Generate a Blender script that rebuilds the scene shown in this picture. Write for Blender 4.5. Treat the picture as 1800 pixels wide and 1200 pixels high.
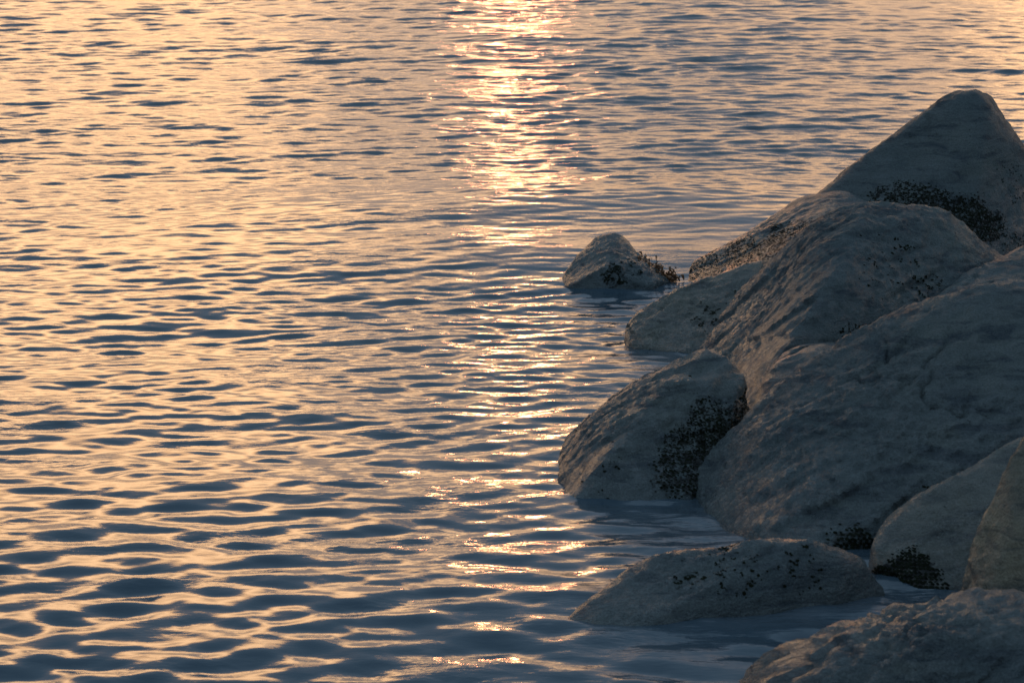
import bpy, bmesh, math, random
import numpy as np

# ------------------------------------------------------------------ clear
for o in list(bpy.data.objects):
    bpy.data.objects.remove(o)
SC = bpy.context.scene
COL = SC.collection
R = math.radians

# ------------------------------------------------------------------ camera
CAM_H = 3.0                       # metres above the sea
PITCH = 11.2                      # degrees below the horizon
HFOV = 20.0
cd = bpy.data.cameras.new('camera')
cd.sensor_width = 36.0
cd.lens = 18.0 / math.tan(R(HFOV / 2))
cd.clip_start = 0.1
cd.clip_end = 20000
cd.dof.use_dof = True
cd.dof.focus_distance = 14.5
cd.dof.aperture_fstop = 8.0
cam = bpy.data.objects.new('camera', cd)
cam.location = (0, 0, CAM_H)
cam.rotation_euler = (R(90 - PITCH), 0, 0)
COL.objects.link(cam)
SC.camera = cam

# ------------------------------------------------------------------ sky and sun
CLOUD_SEED = 209.61
SUN_EL, SUN_AZ = 6.0, 0.02        # azimuth: degrees right of straight ahead
W = bpy.data.worlds.new('World')
SC.world = W
W.use_nodes = True
nt = W.node_tree
nt.nodes.clear()
wo = nt.nodes.new('ShaderNodeOutputWorld')
bg = nt.nodes.new('ShaderNodeBackground')
sky = nt.nodes.new('ShaderNodeTexSky')
sky.sky_type = 'NISHITA'
sky.sun_disc = False
sky.sun_elevation = R(SUN_EL)
sky.sun_rotation = R(SUN_AZ)
sky.air_density = 1.3
sky.dust_density = 1.3
sky.ozone_density = 2.0
bg.inputs['Strength'].default_value = 0.10
# thin broken evening cloud over the whole sky: peach towards the sunset, slate blue elsewhere
def wn(kind, **kw):
    x = nt.nodes.new('ShaderNode' + kind)
    for k_, v_ in kw.items():
        if k_ in x.inputs.keys(): x.inputs[k_].default_value = v_
        else: setattr(x, k_, v_)
    return x
def wramp(fac, stops):
    r_ = wn('ValToRGB'); e_ = r_.color_ramp.elements
    while len(e_) < len(stops): e_.new(0.5)
    for el_, (p_, c_) in zip(e_, stops): el_.position = p_; el_.color = (*c_, 1)
    nt.links.new(fac, r_.inputs[0]); return r_.outputs[0]
def wmix(fac, a_, b_):
    x = wn('Mix', data_type='RGBA')
    if isinstance(fac, float): x.inputs[0].default_value = fac
    else: nt.links.new(fac, x.inputs[0])
    nt.links.new(a_, x.inputs[6]); nt.links.new(b_, x.inputs[7]); return x.outputs[2]
wt = wn('TexCoord'); wsep = wn('SeparateXYZ'); nt.links.new(wt.outputs['Generated'], wsep.inputs[0])
SLATE = (.047, .073, .100)
# thin cloud glows peach towards the sunset, thick cloud stays grey
thin = wramp(wsep.outputs['Z'], [(0.0, (.13, .086, .060)), (0.08, (.21, .130, .078)), (0.16, (.58, .335, .165)), (0.23, (.98, .58, .29)), (0.285, (.80, .45, .21)), (0.36, (.092, .092, .102)), (0.5, SLATE)])
thick = wramp(wsep.outputs['Z'], [(0.0, (.074, .067, .069)), (0.08, (.092, .075, .071)), (0.16, (.132, .099, .086)), (0.25, (.112, .096, .093)), (0.33, (.061, .078, .101)), (0.5, SLATE)])
cool = wramp(wsep.outputs['Z'], [(0.0, (.056, .074, .093)), (0.3, (.053, .075, .101)), (0.6, SLATE)])
wmap = wn('Mapping', Scale=(7.0, 7.0, 4.5)); nt.links.new(wt.outputs['Generated'], wmap.inputs[0])
wno = wn('TexNoise', noise_dimensions='4D', Scale=1.0, Detail=4.0, Roughness=0.55, W=CLOUD_SEED)
nt.links.new(wmap.outputs[0], wno.inputs['Vector'])
cmask = wramp(wno.outputs[0], [(0.45, (0, 0, 0)), (0.56, (1, 1, 1))])
wsun = wn('MapRange'); wsun.inputs['From Min'].default_value = 0.35; wsun.inputs['From Max'].default_value = 0.93
nt.links.new(wsep.outputs['Y'], wsun.inputs['Value'])
ccol = wmix(wsun.outputs[0], cool, wmix(cmask, thin, thick))
cten = wn('VectorMath', operation='SCALE'); cten.inputs['Scale'].default_value = 50.0
nt.links.new(ccol, cten.inputs[0])
nt.links.new(wmix(0.95, sky.outputs[0], cten.outputs[0]), bg.inputs['Color'])
nt.links.new(bg.outputs[0], wo.inputs['Surface'])

sl = bpy.data.lights.new('sun', 'SUN')
sl.energy = 0.032
sl.angle = R(1.4)
sl.color = (1.0, 0.31, 0.13)
sun = bpy.data.objects.new('sun', sl)
sun.rotation_euler = (R(-(90 - SUN_EL)), 0, R(-SUN_AZ))
sun.location = (0, 60, 10)
COL.objects.link(sun)

vs = SC.view_settings
vs.view_transform = 'Standard'
vs.look = 'None'
vs.exposure = 0.0
vs.gamma = 1.0
vs.use_curve_mapping = False

# ------------------------------------------------------------------ numpy noise
def _hash(ix, iy, iz, seed):
    h = (ix.astype(np.uint32) * np.uint32(374761393) + iy.astype(np.uint32) * np.uint32(668265263)
         + iz.astype(np.uint32) * np.uint32(2147483647) + np.uint32((seed * 974634777) & 0xffffffff))
    h = (h ^ (h >> np.uint32(13))) * np.uint32(1274126177)
    h = (h ^ (h >> np.uint32(16))) * np.uint32(2246822519)
    h = h ^ (h >> np.uint32(15))
    return h

def noise3(p, seed=0):
    """gradient noise, about -1..1, p is (n,3)"""
    i = np.floor(p).astype(np.int64)
    f = p - i
    u = f * f * f * (f * (f * 6 - 15) + 10)
    out = 0
    for dx in (0, 1):
        wx = u[:, 0] if dx else 1 - u[:, 0]
        for dy in (0, 1):
            wy = u[:, 1] if dy else 1 - u[:, 1]
            for dz in (0, 1):
                wz = u[:, 2] if dz else 1 - u[:, 2]
                h = _hash(i[:, 0] + dx, i[:, 1] + dy, i[:, 2] + dz, seed)
                gx = (h & np.uint32(1023)) / 511.5 - 1
                gy = ((h >> np.uint32(10)) & np.uint32(1023)) / 511.5 - 1
                gz = ((h >> np.uint32(20)) & np.uint32(1023)) / 511.5 - 1
                d = gx * (f[:, 0] - dx) + gy * (f[:, 1] - dy) + gz * (f[:, 2] - dz)
                out = out + wx * wy * wz * d
    return out * 1.3

def fbm(p, octaves=4, gain=0.5, seed=0, ridged=False):
    a, s, t = 1.0, 0.0, 0.0
    for k in range(octaves):
        n = noise3(p * (2.03 ** k) + 17.3 * k, seed + k)
        if ridged:
            n = 0.5 - np.abs(n)
        s = s + a * n
        t += a
        a *= gain
    return s / t

def worley(p, seed=0):
    """distance to the nearest feature point"""
    i = np.floor(p).astype(np.int64)
    f = p - i
    best = np.full(len(p), 9.0)
    for dx in (-1, 0, 1):
        for dy in (-1, 0, 1):
            for dz in (-1, 0, 1):
                h = _hash(i[:, 0] + dx, i[:, 1] + dy, i[:, 2] + dz, seed + 500)
                ox = dx + (h & np.uint32(1023)) / 1023.0 - f[:, 0]
                oy = dy + ((h >> np.uint32(10)) & np.uint32(1023)) / 1023.0 - f[:, 1]
                oz = dz + ((h >> np.uint32(20)) & np.uint32(1023)) / 1023.0 - f[:, 2]
                best = np.minimum(best, ox * ox + oy * oy + oz * oz)
    return np.sqrt(best)

def sstep(a, b, x):
    t = np.clip((x - a) / (b - a), 0, 1)
    return t * t * (3 - 2 * t)

# ------------------------------------------------------------------ helpers
FPX = 900.0 / math.tan(R(HFOV / 2))          # focal length in photograph pixels (1800 wide)

def at(px, py, Y):
    """the point at distance Y (metres in front of the camera foot) seen at pixel px, py"""
    xc, yc = (px - 900) / FPX, (600 - py) / FPX
    c, s = math.cos(R(PITCH)), math.sin(R(PITCH))
    d = (xc, c + yc * s, -s + yc * c)
    k = Y / d[1]
    return np.array((d[0] * k, Y, CAM_H + d[2] * k))

def mesh_from(name, verts, faces):
    me = bpy.data.meshes.new(name)
    verts = np.asarray(verts, dtype=np.float32)
    faces = np.asarray(faces, dtype=np.int32)
    n, k = faces.shape
    me.vertices.add(len(verts))
    me.vertices.foreach_set('co', verts.ravel())
    me.loops.add(n * k)
    me.loops.foreach_set('vertex_index', faces.ravel())
    me.polygons.add(n)
    me.polygons.foreach_set('loop_start', np.arange(0, n * k, k, dtype=np.int32))
    me.polygons.foreach_set('loop_total', np.full(n, k, dtype=np.int32))
    me.polygons.foreach_set('use_smooth', np.ones(n, dtype=bool))
    me.update(calc_edges=True)
    me.validate()
    return me

def link(name, me, material, parent=None, **props):
    o = bpy.data.objects.new(name, me)
    COL.objects.link(o)
    if material:
        me.materials.append(material)
    if parent:
        o.parent = parent
    for k, v in props.items():
        o[k] = v
    return o

def fattr(me, name, values):
    a = me.attributes.new(name, 'FLOAT', 'POINT')
    a.data.foreach_set('value', np.asarray(values, dtype=np.float32))

class N:
    """tiny node-tree builder"""
    def __init__(s, name):
        s.m = bpy.data.materials.new(name)
        s.m.use_nodes = True
        s.t = s.m.node_tree
        s.b = s.t.nodes['Principled BSDF']
    def n(s, kind, **kw):
        x = s.t.nodes.new('ShaderNode' + kind)
        for k, v in kw.items():
            if k in x.inputs.keys():
                x.inputs[k].default_value = v
            else:
                setattr(x, k, v)
        return x
    def l(s, a, b):
        s.t.links.new(a, b)
    def ramp(s, fac, stops):
        r = s.n('ValToRGB')
        e = r.color_ramp.elements
        while len(e) < len(stops):
            e.new(0.5)
        for el, (p, c) in zip(e, stops):
            el.position = p
            el.color = (*c, 1) if len(c) == 3 else c
        s.l(fac, r.inputs[0])
        return r.outputs[0]
    def math(s, op, a, b=None):
        x = s.n('Math', operation=op)
        for i, v in enumerate((a, b)):
            if v is None:
                continue
            if isinstance(v, (int, float)):
                x.inputs[i].default_value = v
            else:
                s.l(v, x.inputs[i])
        return x.outputs[0]
    def mix(s, fac, a, b):
        x = s.n('Mix', data_type='RGBA')
        s.l(fac, x.inputs[0])
        for v, sock in ((a, x.inputs[6]), (b, x.inputs[7])):
            if isinstance(v, tuple):
                sock.default_value = (*v, 1)
            else:
                s.l(v, sock)
        return x.outputs[2]

# ------------------------------------------------------------------ materials
def sea_material():
    k = N('sea_water')
    co = k.n('NewGeometry').outputs['Position']
    # capillary ripples too fine for the mesh
    mp = k.n('Mapping', Scale=(1.0, 1.9, 1.0)); mp.inputs['Rotation'].default_value = (0, 0, R(10))
    k.l(co, mp.inputs[0])
    n1 = k.n('TexNoise', Scale=11.0, Detail=3.0, Roughness=0.5); k.l(mp.outputs[0], n1.inputs['Vector'])
    n2 = k.n('TexNoise', Scale=1.1, Detail=2.0); k.l(mp.outputs[0], n2.inputs['Vector'])
    amp = k.math('MULTIPLY', n1.outputs[0], k.math('POWER', k.math('MULTIPLY', n2.outputs[0], 1.25), 5.0))
    n3 = k.n('TexNoise', Scale=34.0, Detail=2.0); k.l(mp.outputs[0], n3.inputs['Vector'])
    amp = k.math('ADD', amp, k.math('MULTIPLY', n3.outputs[0], 0.03))
    wind = k.n('Attribute', attribute_name='wind').outputs['Fac']
    mp2 = k.n('Mapping', Scale=(0.42, 1.7, 1.0)); mp2.inputs['Rotation'].default_value = (0, 0, R(-6))
    k.l(co, mp2.inputs[0])
    n4 = k.n('TexNoise', Scale=6.5, Detail=4.0, Roughness=0.62); k.l(mp2.outputs[0], n4.inputs['Vector'])
    amp = k.math('ADD', amp, k.math('MULTIPLY', n4.outputs[0], k.math('MULTIPLY', wind, 0.6)))
    bp = k.n('Bump', Strength=1.0, Distance=0.012); k.l(amp, bp.inputs['Height'])
    k.l(bp.outputs[0], k.b.inputs['Normal'])
    foam = k.n('Attribute', attribute_name='foam').outputs['Fac']
    fn = k.n('TexNoise', Scale=9.0, Detail=6.0, Roughness=0.65); k.l(co, fn.inputs['Vector'])
    ff = k.math('MULTIPLY', foam, k.ramp(fn.outputs[0], [(0.25, (0, 0, 0)), (0.62, (1, 1, 1))]))
    k.l(k.mix(ff, (0.042, 0.068, 0.090), (0.10, 0.12, 0.14)), k.b.inputs['Base Color'])
    k.l(k.math('ADD', 0.03, k.math('MULTIPLY', ff, 0.28)), k.b.inputs['Roughness'])
    k.b.inputs['IOR'].default_value = 1.333
    return k.m

def rock_material(name, base=0.16, warm=0.0, stripe=(1.0, 0.3, -0.7)):
    k = N(name)
    tc = k.n('NewGeometry').outputs['Position']
    sp = k.n('SeparateXYZ'); k.l(tc, sp.inputs[0])
    big = k.n('TexNoise', Scale=2.2, Detail=5.0, Roughness=0.6); k.l(tc, big.inputs['Vector'])
    fine = k.n('TexNoise', Scale=30.0, Detail=9.0, Roughness=0.75); k.l(tc, fine.inputs['Vector'])
    mp = k.n('Mapping', Scale=(4.0, 6.0, 20.0)); mp.inputs['Rotation'].default_value = (0, R(38), R(15))
    k.l(tc, mp.inputs[0])
    vein = k.n('TexNoise', Scale=1.0, Detail=6.0, Roughness=0.62, Distortion=0.6); k.l(mp.outputs[0], vein.inputs['Vector'])
    c0 = k.ramp(big.outputs[0], [(0.3, (base * .66, base * .84, base * .88)), (0.5, (base * .86, base * 1.0, base * 1.0)),
                                 (0.72, (base * 1.08, base * 1.2, base * 1.1))])
    c1 = k.mix(k.ramp(vein.outputs[0], [(0.36, (1, 1, 1)), (0.5, (0, 0, 0))]), c0, (base * .42, base * .53, base * .6))
    c2 = k.mix(k.ramp(vein.outputs[0], [(0.60, (0, 0, 0)), (0.76, (.5, .5, .5))]), c1, (base * 1.2, base * 1.45, base * 1.5))
    # dark algae specks
    al = k.n('Attribute', attribute_name='algae').outputs['Fac']
    sn = k.n('TexNoise', Scale=42.0, Detail=4.0, Roughness=0.65); k.l(tc, sn.inputs['Vector'])
    pn = k.n('TexNoise', Scale=3.3, Detail=3.0); k.l(tc, pn.inputs['Vector'])
    spk = k.ramp(pn.outputs[0], [(0.48, (0, 0, 0)), (0.66, (.42, .42, .42))])
    al = k.math('MAXIMUM', al, spk)
    am = k.ramp(k.math('ADD', k.math('MULTIPLY', al, 0.32), sn.outputs[0]), [(0.76, (0, 0, 0)), (0.84, (1, 1, 1))])
    an = k.n('TexNoise', Scale=7.0, Detail=2.0); k.l(tc, an.inputs['Vector'])
    ac = k.ramp(an.outputs[0], [(0.4, (.004, .005, .003)), (0.62, (.014, .016, .006))])
    gr = k.n('TexNoise', Scale=120.0, Detail=3.0, Roughness=0.7); k.l(tc, gr.inputs['Vector'])
    hs = k.n('HueSaturation'); k.l(c2, hs.inputs['Color'])
    k.l(k.math('ADD', 0.25, k.math('MULTIPLY', gr.outputs[0], 1.5)), hs.inputs['Value'])
    tn = k.n('Mix', data_type='RGBA', blend_type='MULTIPLY'); tn.inputs[0].default_value = warm
    k.l(hs.outputs[0], tn.inputs[6]); tn.inputs[7].default_value = (1.38, 1.0, 0.72, 1)
    c3 = k.mix(am, tn.outputs[2], ac)
    k.l(c3, k.b.inputs['Base Color'])
    # wet towards the water, drier above
    wn = k.n('TexNoise', Scale=5.0, Detail=3.0); k.l(tc, wn.inputs['Vector'])
    wet = k.ramp(k.math('ADD', sp.outputs['Z'], k.math('MULTIPLY', wn.outputs[0], 0.5)), [(0.35, (1, 1, 1)), (0.85, (0, 0, 0))])
    rr = k.math('SUBTRACT', 0.55, k.math('MULTIPLY', wet, 0.36))
    rr = k.math('ADD', rr, k.math('MULTIPLY', am, 0.3))
    k.l(rr, k.b.inputs['Roughness'])
    sp_ = k.math('ADD', 0.20, k.math('MULTIPLY', wet, 0.45)); k.l(sp_, k.b.inputs['Specular IOR Level'])
    vor = k.n('TexNoise', Scale=95.0, Detail=4.0, Roughness=0.6); k.l(tc, vor.inputs['Vector'])
    h = k.math('ADD', k.math('MULTIPLY', fine.outputs[0], 1.3), k.math('MULTIPLY', vein.outputs[0], 1.2))
    h = k.math('ADD', h, k.math('MULTIPLY', vor.outputs[0], 0.55))
    h = k.math('ADD', h, k.math('MULTIPLY', am, 0.5))
    bp = k.n('Bump', Strength=1.0, Distance=0.045); k.l(h, bp.inputs['Height'])
    k.l(bp.outputs[0], k.b.inputs['Normal'])
    return k.m

def plain(name, col, rough=0.8, var=0.3, scale=20.0):
    k = N(name)
    tc = k.n('NewGeometry').outputs['Position']
    nz = k.n('TexNoise', Scale=scale, Detail=4.0); k.l(tc, nz.inputs['Vector'])
    lo = tuple(c * (1 - var) for c in col); hi = tuple(c * (1 + var) for c in col)
    k.l(k.ramp(nz.outputs[0], [(0.35, lo), (0.65, hi)]), k.b.inputs['Base Color'])
    k.b.inputs['Roughness'].default_value = rough
    k.b.inputs['Specular IOR Level'].default_value = 0.15 if rough > 0.9 else 0.5
    return k.m

M_SEA = sea_material()
M_ROCK = rock_material('slate_rock', 0.19)
M_PALE = rock_material('pale_rock', 0.22, 0.4)
M_WARM_LIT = rock_material('warm_lit_pale_rock', 0.27, 0.9)  # pale edge stone; the warm light on it is put into the tan tint
M_BED = plain('seabed_sand', (0.10, 0.09, 0.07))
M_ALGAE = plain('dark_algae', (0.007, 0.009, 0.004), 0.95, 0.6, 60)
M_WEED = plain('brown_seaweed', (0.16, 0.065, 0.02), 0.4, 0.5, 40)

# ------------------------------------------------------------------ sea bed
g = 400
bed = mesh_from('seabed', [(-g, -g, -0.9), (g, -g, -0.9), (g, g, -0.9), (-g, g, -0.9)], [(0, 1, 2, 3)])
link('seabed', bed, M_BED, kind='structure')

# ------------------------------------------------------------------ boulders
# Each boulder: hulls of control points (pixel x, pixel y, distance Y). Every control point is
# also dropped below the sea so that the stone stands on the bed.
_bm = bmesh.new()
bmesh.ops.create_icosphere(_bm, subdivisions=7, radius=1.0)
ICO7_V = np.array([v.co[:] for v in _bm.verts]); ICO7_F = np.array([[v.index for v in f.verts] for f in _bm.faces])
_bm.free()
_bm = bmesh.new()
bmesh.ops.create_icosphere(_bm, subdivisions=6, radius=1.0)
ICO6_V = np.array([v.co[:] for v in _bm.verts]); ICO6_F = np.array([[v.index for v in f.verts] for f in _bm.faces])
_bm.free()

def hull_planes(pts):
    b = bmesh.new()
    for p in pts:
        b.verts.new(p)
    bmesh.ops.convex_hull(b, input=b.verts)
    b.normal_update()
    pl = []
    for f in b.faces:
        if f.calc_area() > 1e-5:
            n = np.array(f.normal[:]); pl.append((*n, float(n @ np.array(f.verts[0].co[:]))))
    b.free()
    pl = np.array(pl)
    c = np.mean(pts, axis=0)
    flip = (pl[:, :3] @ c) > pl[:, 3]
    pl[flip] *= -1
    # merge near-identical planes
    keep = []
    for q in pl:
        if not any((q[:3] @ r[:3]) > 0.995 and abs(q[3] - r[3]) < 0.02 for r in keep):
            keep.append(q)
    return np.array(keep)

STRATA = np.array((0.80, 0.12, 0.58)); STRATA /= np.linalg.norm(STRATA)

def make_rock(hulls, seed, p=16, rough=0.05, streak=0.02, fine=0.008, base_z=-0.95, center=None, big=False, chips=26, chip=0.05):
    allp = []
    hp = []
    for h in hulls:
        pts = [at(*q) for q in h]
        m = np.mean(pts, axis=0)
        low = [np.array((q[0] + (q[0] - m[0]) * 0.08, q[1] + (q[1] - m[1]) * 0.08, base_z)) for q in pts]
        hp.append(np.array(pts + low))
        allp += pts
    c = np.mean(allp, axis=0) if center is None else at(*center)
    c[2] = min(c[2], 0.15) * 0.5 - 0.1
    V, F = (ICO7_V, ICO7_F) if big else (ICO6_V, ICO6_F)
    d = V.copy()
    rad = None
    for pts in hp:
        pl = hull_planes(pts)
        dist = pl[:, 3] - pl[:, :3] @ c
        dist = np.maximum(dist, 0.02)
        rg = np.random.default_rng(seed)
        # chips: extra cutting planes that graze the hull
        nn = rg.standard_normal((chips, 3)); nn[:, 2] = np.abs(nn[:, 2]) * 0.8; nn /= np.linalg.norm(nn, axis=1)[:, None]
        sup = np.max((pts - c) @ nn.T, axis=0)
        nd = sup - chip * (0.35 + 0.65 * rg.random(chips))
        PN = np.concatenate((pl[:, :3], nn)); PD = np.concatenate((dist, np.maximum(nd, 0.05)))
        pp = p * 5.0
        q = np.maximum(d @ PN.T / PD, 0)
        qm = q.max(axis=1)
        r = 1.0 / (qm * (np.sum((q / qm[:, None]) ** pp, axis=1)) ** (1.0 / pp))
        rad = r if rad is None else (rad ** 12 + r ** 12) ** (1 / 12)
    co = c + d * rad[:, None]
    # normal estimate by finite differences is not needed: displace along the radial direction
    size = float(np.median(rad))
    s = co + seed * 3.17
    # lumps, facets, streaks, grain
    a = fbm(s * 1.5, 3, 0.5, seed) * rough * 0.7
    warp = np.stack([fbm(s * 2.5 + 40 * q, 3, 0.55, seed + 80 + q) for q in range(3)], 1)
    sv = s + 0.16 * warp
    sv = sv - 0.5 * np.outer(sv @ STRATA, STRATA)
    a = a + 0.042 * (np.minimum(worley(sv * 3.2, seed), 1.0) ** 2 - 0.25)
    al = s @ STRATA
    st = s * 12.0 - np.outer(al * 12.0 * 0.78, STRATA)
    b = fbm(st, 5, 0.66, seed + 9, ridged=True) * streak
    f = fbm(s * 16.0, 4, 0.62, seed + 20) * fine * 1.5
    # tilted bedding that breaks into little ledges
    nb = np.array((-0.50, 0.35, 0.79)); nb /= np.linalg.norm(nb)
    t = s @ nb * 6.5 + 1.3 * fbm(s * 1.3, 3, 0.5, seed + 30)
    saw = (t - np.floor(t)) ** 4
    led = -saw * 0.018 * sstep(-0.15, 0.35, fbm(s * 1.9, 2, 0.5, seed + 40)) * (streak / 0.022)
    # cracks and pits
    cr = np.abs(fbm(s * 2.4, 3, 0.55, seed + 50))
    crack = -0.022 * (1 - sstep(0.0, 0.03, cr)) * sstep(0.0, 0.3, fbm(s * 1.1, 2, 0.5, seed + 60))
    disp = a + 1.9 * b + 1.3 * f + led + crack
    co = co + d * disp[:, None]
    return co, F

def boulder(name_seed, hulls, label, mat, p=16, rough=0.05, streak=0.022, fine=0.008, algae=(), pale=None, center=None, big=False, chip=0.05):
    co, F = make_rock(hulls, name_seed, p, rough, streak, fine, center=center, big=big, chip=chip)
    me = mesh_from('boulder', co, F)
    al = np.zeros(len(co))
    for (px, py, Y, rr, amount) in algae:
        q = at(px, py, Y)
        ax = q - np.array((0, 0, CAM_H)); ax /= np.linalg.norm(ax)
        rel = co - q
        dd = np.sqrt(np.sum((rel - np.outer(rel @ ax, ax)) ** 2, axis=1) + (0.22 * (rel @ ax)) ** 2)
        dd = dd + 0.35 * rr * fbm(co * 5.0, 3, 0.5, 77)
        al = np.maximum(al, amount * (1 - sstep(rr * 0.45, rr, dd)))
    fattr(me, 'algae', al)
    o = link('boulder', me, mat, label=label, category='boulder', group='boulders of the breakwater')
    return o, co, F, al

ROCKS = []
def add(*a, **k):
    r = boulder(*a, **k)
    ROCKS.append(r)
    return r

# A peak
add(11, [[(1400, 368, 17.75), (1505, 304, 17.8), (1590, 235, 17.95), (1638, 182, 18.0), (1666, 156, 18.05), (1700, 152, 18.05), (1740, 158, 18.05), (1762, 198, 18.05),
          (1800, 270, 18.0), (1880, 400, 18.2), (1720, 260, 17.75), (1600, 330, 17.7), (1740, 420, 17.5), (1560, 420, 17.4),
          (1480, 420, 17.8), (1690, 168, 19.2), (1730, 172, 19.2), (1850, 400, 19.3), (1560, 350, 19.2)]],
    'tall pointed grey boulder forming the summit of the rock pile', M_ROCK, p=7, rough=0.04, chip=0.012,
    algae=[(1555, 345, 17.6, 0.13, .8), (1585, 345, 17.6, 0.15, .9), (1615, 350, 17.6, 0.15, .95), (1645, 358, 17.5, 0.16, 1.0), (1680, 368, 17.5, .17, 1.0), (1710, 382, 17.5, .18, 1.05), (1735, 400, 17.5, .17, 1.0), (1800, 320, 18.0, .25, .45), (1790, 430, 17.6, .2, .55)])
# B long low slope behind
add(12, [[(1198, 505, 16.9), (1225, 462, 17.2), (1310, 412, 17.4), (1395, 355, 17.6), (1470, 340, 17.5), (1530, 350, 17.5),
          (1210, 508, 16.7), (1350, 480, 16.4), (1420, 420, 16.6), (1560, 400, 17.0), (1280, 440, 18.1), (1500, 340, 18.5)]],
    'long low boulder with dark algae band, sloping from the summit stone to the water', M_ROCK, p=18, rough=0.03,
    algae=[(1240, 470, 16.9, .2, .8), (1310, 448, 16.8, .22, .9), (1370, 425, 16.7, .22, .9), (1410, 405, 16.7, .16, .85)])
# C central ridge
add(13, [[(1215, 640, 14.7), (1300, 525, 14.9), (1375, 440, 14.9), (1445, 374, 14.85), (1530, 356, 14.85), (1640, 372, 14.9),
          (1730, 425, 14.9), (1790, 465, 14.9), (1482, 440, 14.2), (1440, 520, 13.85), (1365, 640, 13.4), (1530, 570, 14.0), (1300, 760, 13.2), (1240, 690, 14.0),
          (1660, 520, 14.3), (1560, 400, 16.6), (1350, 520, 16.2), (1780, 500, 16.4)]],
    'big ridged boulder with diagonal streaks in the middle of the pile', M_ROCK, p=20, rough=0.045, streak=0.035,
    algae=[(1500, 590, 14.2, .16, .75), (1560, 480, 14.8, .3, .3), (1620, 500, 14.7, .2, .4)], big=True)
# D low stone in the water
add(14, [[(1096, 575, 15.3), (1120, 545, 15.35), (1200, 508, 15.5), (1340, 455, 15.7), (1110, 600, 15.1), (1215, 620, 14.9),
          (1300, 600, 14.9), (1180, 540, 15.4), (1160, 560, 16.2), (1400, 470, 16.6)]],
    'low glossy wet stone lying at the water between the ridged boulder and the mossy slope', M_PALE, p=14, chip=0.015, rough=0.035,
    algae=[(1290, 520, 15.5, .05, .7), (1250, 560, 15.2, .16, .4)])
# E islet
add(15, [[(982, 503, 16.9), (1020, 445, 17.1), (1050, 418, 17.2), (1090, 412, 17.2), (1125, 445, 17.1), (1160, 480, 17.0),
          (1175, 492, 16.9), (1060, 470, 16.75), (1000, 505, 16.7), (1150, 500, 16.7), (1060, 440, 17.6), (1120, 470, 17.6)]],
    'small rounded rock standing alone in the water', M_ROCK, p=12, chip=0.015, rough=0.03,
    algae=[(1080, 485, 16.8, .10, .75), (1110, 470, 16.8, .12, .45)])
# F dark-sided stone
add(16, [[(990, 775, 12.75), (1040, 730, 12.6), (1100, 688, 12.7), (1190, 640, 12.65), (1245, 624, 12.6), (1300, 675, 12.4),
          (1010, 865, 11.85), (995, 885, 11.75), (1130, 890, 11.7), (1215, 870, 11.8), (1290, 790, 12.2), (1150, 725, 12.25),
          (1065, 800, 11.9), (1240, 660, 13.1), (1100, 720, 13.2), (1300, 760, 13.2)]],
    'tilted wedge boulder with sunlit left face and black algae on its right side', M_ROCK, p=18, chip=0.015, rough=0.025, streak=0.045,
    algae=[(1230, 690, 12.75, .16, .7), (1250, 740, 12.4, .2, .85), (1210, 790, 12.2, .2, .85), (1270, 780, 12.2, .2, 1.1),
           (1180, 840, 12.0, .15, .95), (1240, 830, 12.0, .18, 1.1), (1290, 720, 12.6, .16, .9), (1080, 850, 12.0, .25, .3)])
# G filler between C and H
add(17, [[(1310, 710, 13.1), (1370, 632, 13.2), (1450, 588, 13.25), (1500, 600, 13.3), (1270, 830, 12.5), (1450, 660, 12.9),
          (1560, 620, 13.6), (1420, 620, 14.4), (1320, 720, 14.2)]],
    'smooth dark stone wedged between the ridged boulder and the broad front boulder', M_ROCK, p=12, rough=0.03, streak=0.012,
    algae=[(1310, 765, 13.1, .05, .6)])
# I right-hand back stone
add(18, [[(1590, 560, 13.9), (1660, 505, 14.2), (1740, 465, 14.4), (1800, 432, 14.6), (1900, 400, 14.7), (1950, 520, 14.0),
          (1700, 560, 13.7), (1780, 470, 15.3), (1950, 470, 15.3)]],
    'smooth plain stone rising behind the broad front boulder beside the ridged one', M_ROCK, p=12, rough=0.03, streak=0.015)
# H broad front boulder
add(19, [[(1208, 880, 11.75), (1230, 820, 12.0), (1330, 730, 11.95), (1420, 650, 12.05), (1500, 592, 12.15), (1600, 535, 12.2),
          (1700, 512, 12.2), (1850, 505, 12.2), (1325, 970, 10.95), (1345, 975, 10.9), (1490, 985, 10.85), (1600, 900, 11.1),
          (1700, 820, 11.3), (1800, 740, 11.4), (2000, 740, 11.6), (1560, 740, 11.5), (1420, 850, 11.4), (1300, 860, 11.55),
          (2050, 560, 12.4), (1500, 680, 13.8), (1900, 580, 14.2)]],
    'broadest streaked boulder sloping down to the water, catching warm glints low down', M_ROCK, p=22, rough=0.05, streak=0.035, fine=0.012,
    algae=[(1640, 880, 11.1, .14, .5), (1500, 975, 10.85, .15, 1.1)], big=True)
# J low stone awash
add(20, [[(985, 1100, 9.95), (1055, 1036, 10.1), (1105, 996, 10.2), (1170, 970, 10.25), (1300, 955, 10.25), (1430, 955, 10.25),
          (1510, 978, 10.25), (1555, 1045, 10.3), (1090, 1105, 9.9), (1250, 1085, 10.0), (1450, 1060, 10.15), (1300, 1010, 10.1),
          (1200, 1000, 10.9), (1450, 985, 10.9)]],
    'low flat stone barely above the wash at the foot of the broad boulder', M_ROCK, p=14, chip=0.015, rough=0.03, streak=0.02,
    algae=[(1210, 1020, 10.25, .12, .45), (1300, 1000, 10.3, .16, .45), (1400, 1005, 10.3, .14, .45), (1260, 985, 10.4, .12, .4)])
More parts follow.
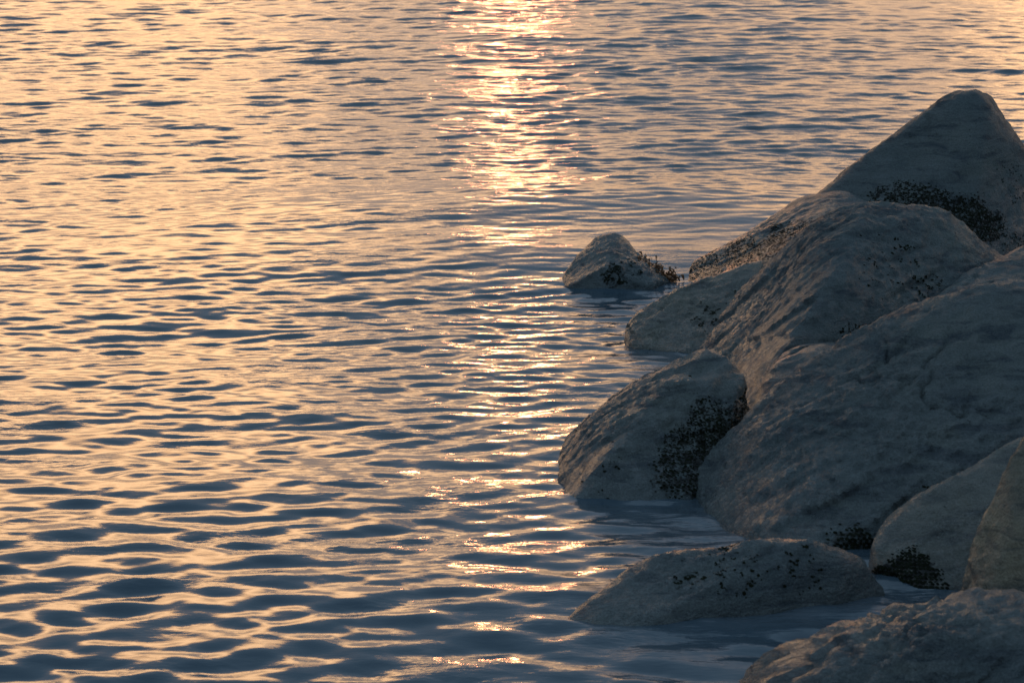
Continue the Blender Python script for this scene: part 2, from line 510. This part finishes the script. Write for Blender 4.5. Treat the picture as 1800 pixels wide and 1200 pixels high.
# K block
add(21, [[(1533, 935, 10.65), (1560, 908, 10.75), (1650, 885, 10.9), (1710, 840, 11.0), (1790, 765, 11.1), (1545, 1010, 10.5),
          (1620, 1045, 10.35), (1720, 1045, 10.35), (1850, 1000, 10.4), (1880, 800, 11.0), (1600, 940, 11.2), (1850, 850, 11.4)]],
    'blocky grey stone squeezed under the broad boulder beside the dark hole', M_PALE, p=16, chip=0.015, rough=0.03, streak=0.012,
    algae=[(1600, 1010, 10.4, .15, 1.2), (1565, 1025, 10.4, .13, 1.2), (1640, 1030, 10.4, .09, .7)])
# L pale edge stone
add(22, [[(1690, 1035, 9.95), (1695, 985, 10.0), (1740, 880, 10.1), (1785, 790, 10.2), (1815, 735, 10.25), (1900, 700, 10.3),
          (1720, 1060, 9.85), (1850, 1070, 9.8), (1990, 1000, 9.9), (1990, 760, 10.2), (1760, 960, 9.9), (1800, 900, 10.6)]],
    'pale pitted stone standing upright next to the blocky grey stone', M_WARM_LIT, p=14, rough=0.03, streak=0.02, fine=0.014)
# M foreground
add(23, [[(1280, 1175, 9.45), (1400, 1108, 9.4), (1560, 1058, 9.42), (1690, 1036, 9.42), (1800, 1040, 9.42), (1950, 1050, 9.42),
          (1320, 1230, 9.1), (1500, 1260, 8.9), (1800, 1300, 8.8), (2000, 1250, 8.9), (1600, 1140, 9.1), (1850, 1120, 9.1)]],
    'foreground boulder with crusted glinting streaks below the pale upright stone', M_ROCK, p=14, rough=0.04, streak=0.04, fine=0.014)

# ------------------------------------------------------------------ algae tufts on the boulders
def tufts(rock, n, smin, smax, seed):
    o, co, F, al = rock
    rg = np.random.default_rng(seed)
    fn = np.cross(co[F[:, 1]] - co[F[:, 0]], co[F[:, 2]] - co[F[:, 0]])
    ar = np.linalg.norm(fn, axis=1); fn = fn / np.maximum(ar, 1e-12)[:, None]
    ce = co[F].mean(axis=1)
    m = al[F].mean(axis=1)
    cl = fbm(ce * 22.0, 3, 0.65, seed)
    w = ar * np.clip(m, 0, 1) ** 1.4 * sstep(0.30 - 0.55 * m, 0.5 - 0.55 * m, cl) * (ce[:, 2] > -0.05)
    if w.sum() <= 0:
        return
    pick = rg.choice(len(F), size=n, p=w / w.sum())
    V, T = [], []
    for i in pick:
        nrm = fn[i]; c = ce[i]
        t = np.cross(nrm, (0.3, 0.2, 1)); t /= np.linalg.norm(t); b = np.cross(nrm, t)
        r = smin + (smax - smin) * rg.random() ** 2
        a0 = rg.random() * 6.28; k = len(V)
        for q in range(6):
            a = a0 + q * math.pi / 3
            rr = r * (0.45 + 0.85 * rg.random())
            V.append(c + rr * (math.cos(a) * t + math.sin(a) * b * 0.8) + nrm * r * (0.02 + 0.2 * rg.random()))
        V.append(c + nrm * r * (0.12 + 0.25 * rg.random()) + np.array((0, 0, -0.2 * r)))
        V.append(c - nrm * r * 0.4)
        for q in range(6):
            T.append((k + q, k + (q + 1) % 6, k + 6)); T.append((k + (q + 1) % 6, k + q, k + 7))
    me = mesh_from('algae', V, T)
    me.polygons.foreach_set('use_smooth', np.zeros(len(T), dtype=bool))
    link('algae', me, M_ALGAE, parent=o, kind='stuff')

for k, n in ((0, 1500), (1, 1100), (2, 450), (3, 120), (4, 200), (5, 2200), (6, 40), (8, 900), (9, 160), (10, 1200)):
    tufts(ROCKS[k], int(n * 2.6), 0.003, 0.009, 60 + k)

# ------------------------------------------------------------------ seaweed on the lone rock
def seaweed(seed, spots, label, n):
    rg = np.random.default_rng(seed)
    root = at(*spots[0])
    V, T = [], []
    for i in range(n):
        s0 = at(*spots[rg.integers(len(spots))]) + rg.normal(0, 0.025, 3)
        L = 0.015 + 0.03 * rg.random(); w = 0.006 + 0.007 * rg.random()
        d = np.array((rg.normal(0.35, 0.5), rg.normal(-0.3, 0.5), rg.normal(-0.15, 0.2)))
        side = np.cross(d, (0, 0, 1.0)); side /= np.linalg.norm(side) + 1e-6
        p = s0.copy(); k = len(V); m = 6
        for j in range(m):
            ww = w * (1.0 - 0.75 * j / (m - 1)) * (0.7 + 0.6 * rg.random())
            V.append(p - side * ww); V.append(p + side * ww)
            d = d + np.array((rg.normal(0, .25), rg.normal(0, .25), -0.55 + rg.normal(0, .15)))
            p = p + d / np.linalg.norm(d) * L / m
        for j in range(m - 1):
            T.append((k + 2 * j, k + 2 * j + 1, k + 2 * j + 3, k + 2 * j + 2))
    V = np.array(V) - root
    me = mesh_from('seaweed', V, T)
    o = link('seaweed', me, M_WEED, label=label, category='seaweed')
    o.location = root
    so = o.modifiers.new('thick', 'SOLIDIFY'); so.thickness = 0.002
    return o

seaweed(4, [(1140, 478, 16.9), (1125, 462, 16.95), (1150, 484, 16.9), (1165, 484, 16.92), (1180, 487, 16.92), (1148, 472, 16.95)],
        'tangle of rust brown seaweed clinging to the side of the small lone rock', 420)
seaweed(8, [(1288, 520, 15.45)],
        'short strand of seaweed stuck on the low glossy stone', 60)

# ------------------------------------------------------------------ sea
def build_sea():
    # polar sheet round the foot of the camera: fine where the photograph looks, coarse elsewhere
    r_in = np.array([0.5, 2, 4, 5.5, 6.5])
    tt = np.linspace(0, 1, 1290)
    r_f = 7.2 + 38.8 * (0.62 * tt + 0.38 * tt * tt)
    r_out = 46.0 * (9000 / 46.0) ** (np.linspace(0, 1, 90)[1:])
    r = np.concatenate((r_in, r_f, r_out))
    a_f = np.linspace(-R(15), R(15), 450)
    a_o = R(15) + (math.pi - R(15)) * np.linspace(0, 1, 36)[1:] ** 1.6
    ang = np.concatenate((-a_o[::-1][1:], a_f, a_o))        # seam at straight behind, closed below
    ang = np.concatenate(([-math.pi], ang))
    nr, na = len(r), len(ang)
    RR, AA = np.meshgrid(r, ang, indexing='ij')
    x = (RR * np.sin(AA)).ravel(); y = (RR * np.cos(AA)).ravel()
    dr = np.gradient(r); da = np.gradient(ang)
    cell = np.maximum(np.repeat(dr, na), (RR * np.abs(da)[None, :]).ravel())
    rng = np.random.default_rng(5)
    q = np.stack((x, y, np.zeros_like(x)), 1)
    act = cell < 1.0
    z = np.zeros_like(x)
    xi, yi, ci = x[act], y[act], cell[act]
    qa = q[act]
    gust = 1.0 + 0.45 * fbm(qa * np.array((0.22, 0.12, 1)), 3, 0.5, 3)
    patch2 = 1.0 + 0.5 * fbm(qa * np.array((0.5, 0.3, 1)) + 9, 2, 0.5, 31)
    zi = np.zeros_like(xi)
    def band(n, l0, l1, slope, mean, spread, mod, power=0.0):
        nonlocal zi
        lam = l0 * (l1 / l0) ** rng.random(n)
        th = R(mean) + R(spread) * rng.standard_normal(n)
        ph = rng.random(n) * 2 * math.pi
        w = (lam / l0) ** power
        w = w / math.sqrt(np.sum(w * w) / 2)
        acc = np.zeros_like(xi)
        for L, t, p0, ww in zip(lam, th, ph, w):
            kk = 2 * math.pi / L
            fade = 1 - sstep(0.22 * L, 0.45 * L, ci)
            acc += ww * slope / kk * np.sin(kk * (math.sin(t) * xi + math.cos(t) * yi) + p0) * fade
        zi += acc * mod
    calmband = sstep(16.4, 17.6, yi) * (1 - sstep(19.3, 20.2, yi)) * np.exp(-((xi - 0.9) / 2.6) ** 2)
    quiet = 1 - 0.6 * calmband
    near = 1 - sstep(10.5, 15.0, yi)
    band(10, 3.0, 8.0, 0.018, 6, 12, 1.0)
    band(24, 0.8, 2.6, 0.022, 2, 22, patch2)
    band(60, 0.15, 0.42, 0.115, -6, 27, gust * (0.15 + 0.85 * near))
    band(70, 0.09, 0.27, 0.115, -5, 24, gust * quiet * (1 - 0.75 * near))
    band(30, 0.30, 0.60, 0.030, -6, 25, patch2 * quiet)
    band(44, 0.32, 0.9, 0.07, -3, 15, sstep(15, 28, yi) * patch2 * quiet)
    band(40, 0.06, 0.11, 0.040, -8, 36, gust * patch2 * quiet)
    wind = sstep(13.0, 24.0, yi) * np.clip(gust, 0.4, 1.6) * (1 - 0.8 * calmband)
    # a swell refracting round the point: its near side tilts towards the shore
    cy = 19.7 - 0.10 * np.minimum(xi - 0.5, 0) ** 2
    sw = np.exp(-((xi - 0.9) / 2.7) ** 2)
    t = yi - cy
    zi += sw * 0.15 * np.where(t < 0, np.exp(-(t / 1.7) ** 2), np.exp(-(t / 1.3) ** 2))
    # calmer, foamy water among the stones
    foam = np.zeros_like(xi)
    calm = np.zeros_like(xi)
    for (px, py, rx, ry, fo, ca) in ((1270, 930, .45, .55, .6, 0), (1350, 1070, .8, .30, .8, 0), (1150, 1110, .45, .5, .4, 0),
                                     (1190, 470, .35, .9, .6, .3), (1130, 430, .9, 1.3, .25, .35), (1180, 640, .4, .5, .35, .3)):
        dep = R(PITCH) + math.atan((py - 600) / FPX)
        Y = CAM_H / math.tan(dep); X = (px - 900) / FPX * math.hypot(Y, CAM_H)
        g = np.exp(-((xi - X) / rx) ** 2 - ((yi - Y) / ry) ** 2)
        foam = np.maximum(foam, fo * g); calm = np.maximum(calm, ca * g)
    wind = np.maximum(wind, 2.6 * foam)
    zi *= 1 - calm * 0.75
    z[act] = zi
    fo = np.zeros_like(x); fo[act] = foam
    wi = np.zeros_like(x); wi[act] = wind; wi[~act & (y > 20)] = 1.0
    V = np.stack((x, y, z), 1)
    idx = np.arange(nr * na).reshape(nr, na)
    F = np.stack((idx[:-1, :-1], idx[1:, :-1], idx[1:, 1:], idx[:-1, 1:]), -1).reshape(-1, 4)[:, ::-1]
    me = mesh_from('sea', V, F)
    fattr(me, 'foam', fo)
    fattr(me, 'wind', wi)
    return link('sea', me, M_SEA, kind='structure')

build_sea()
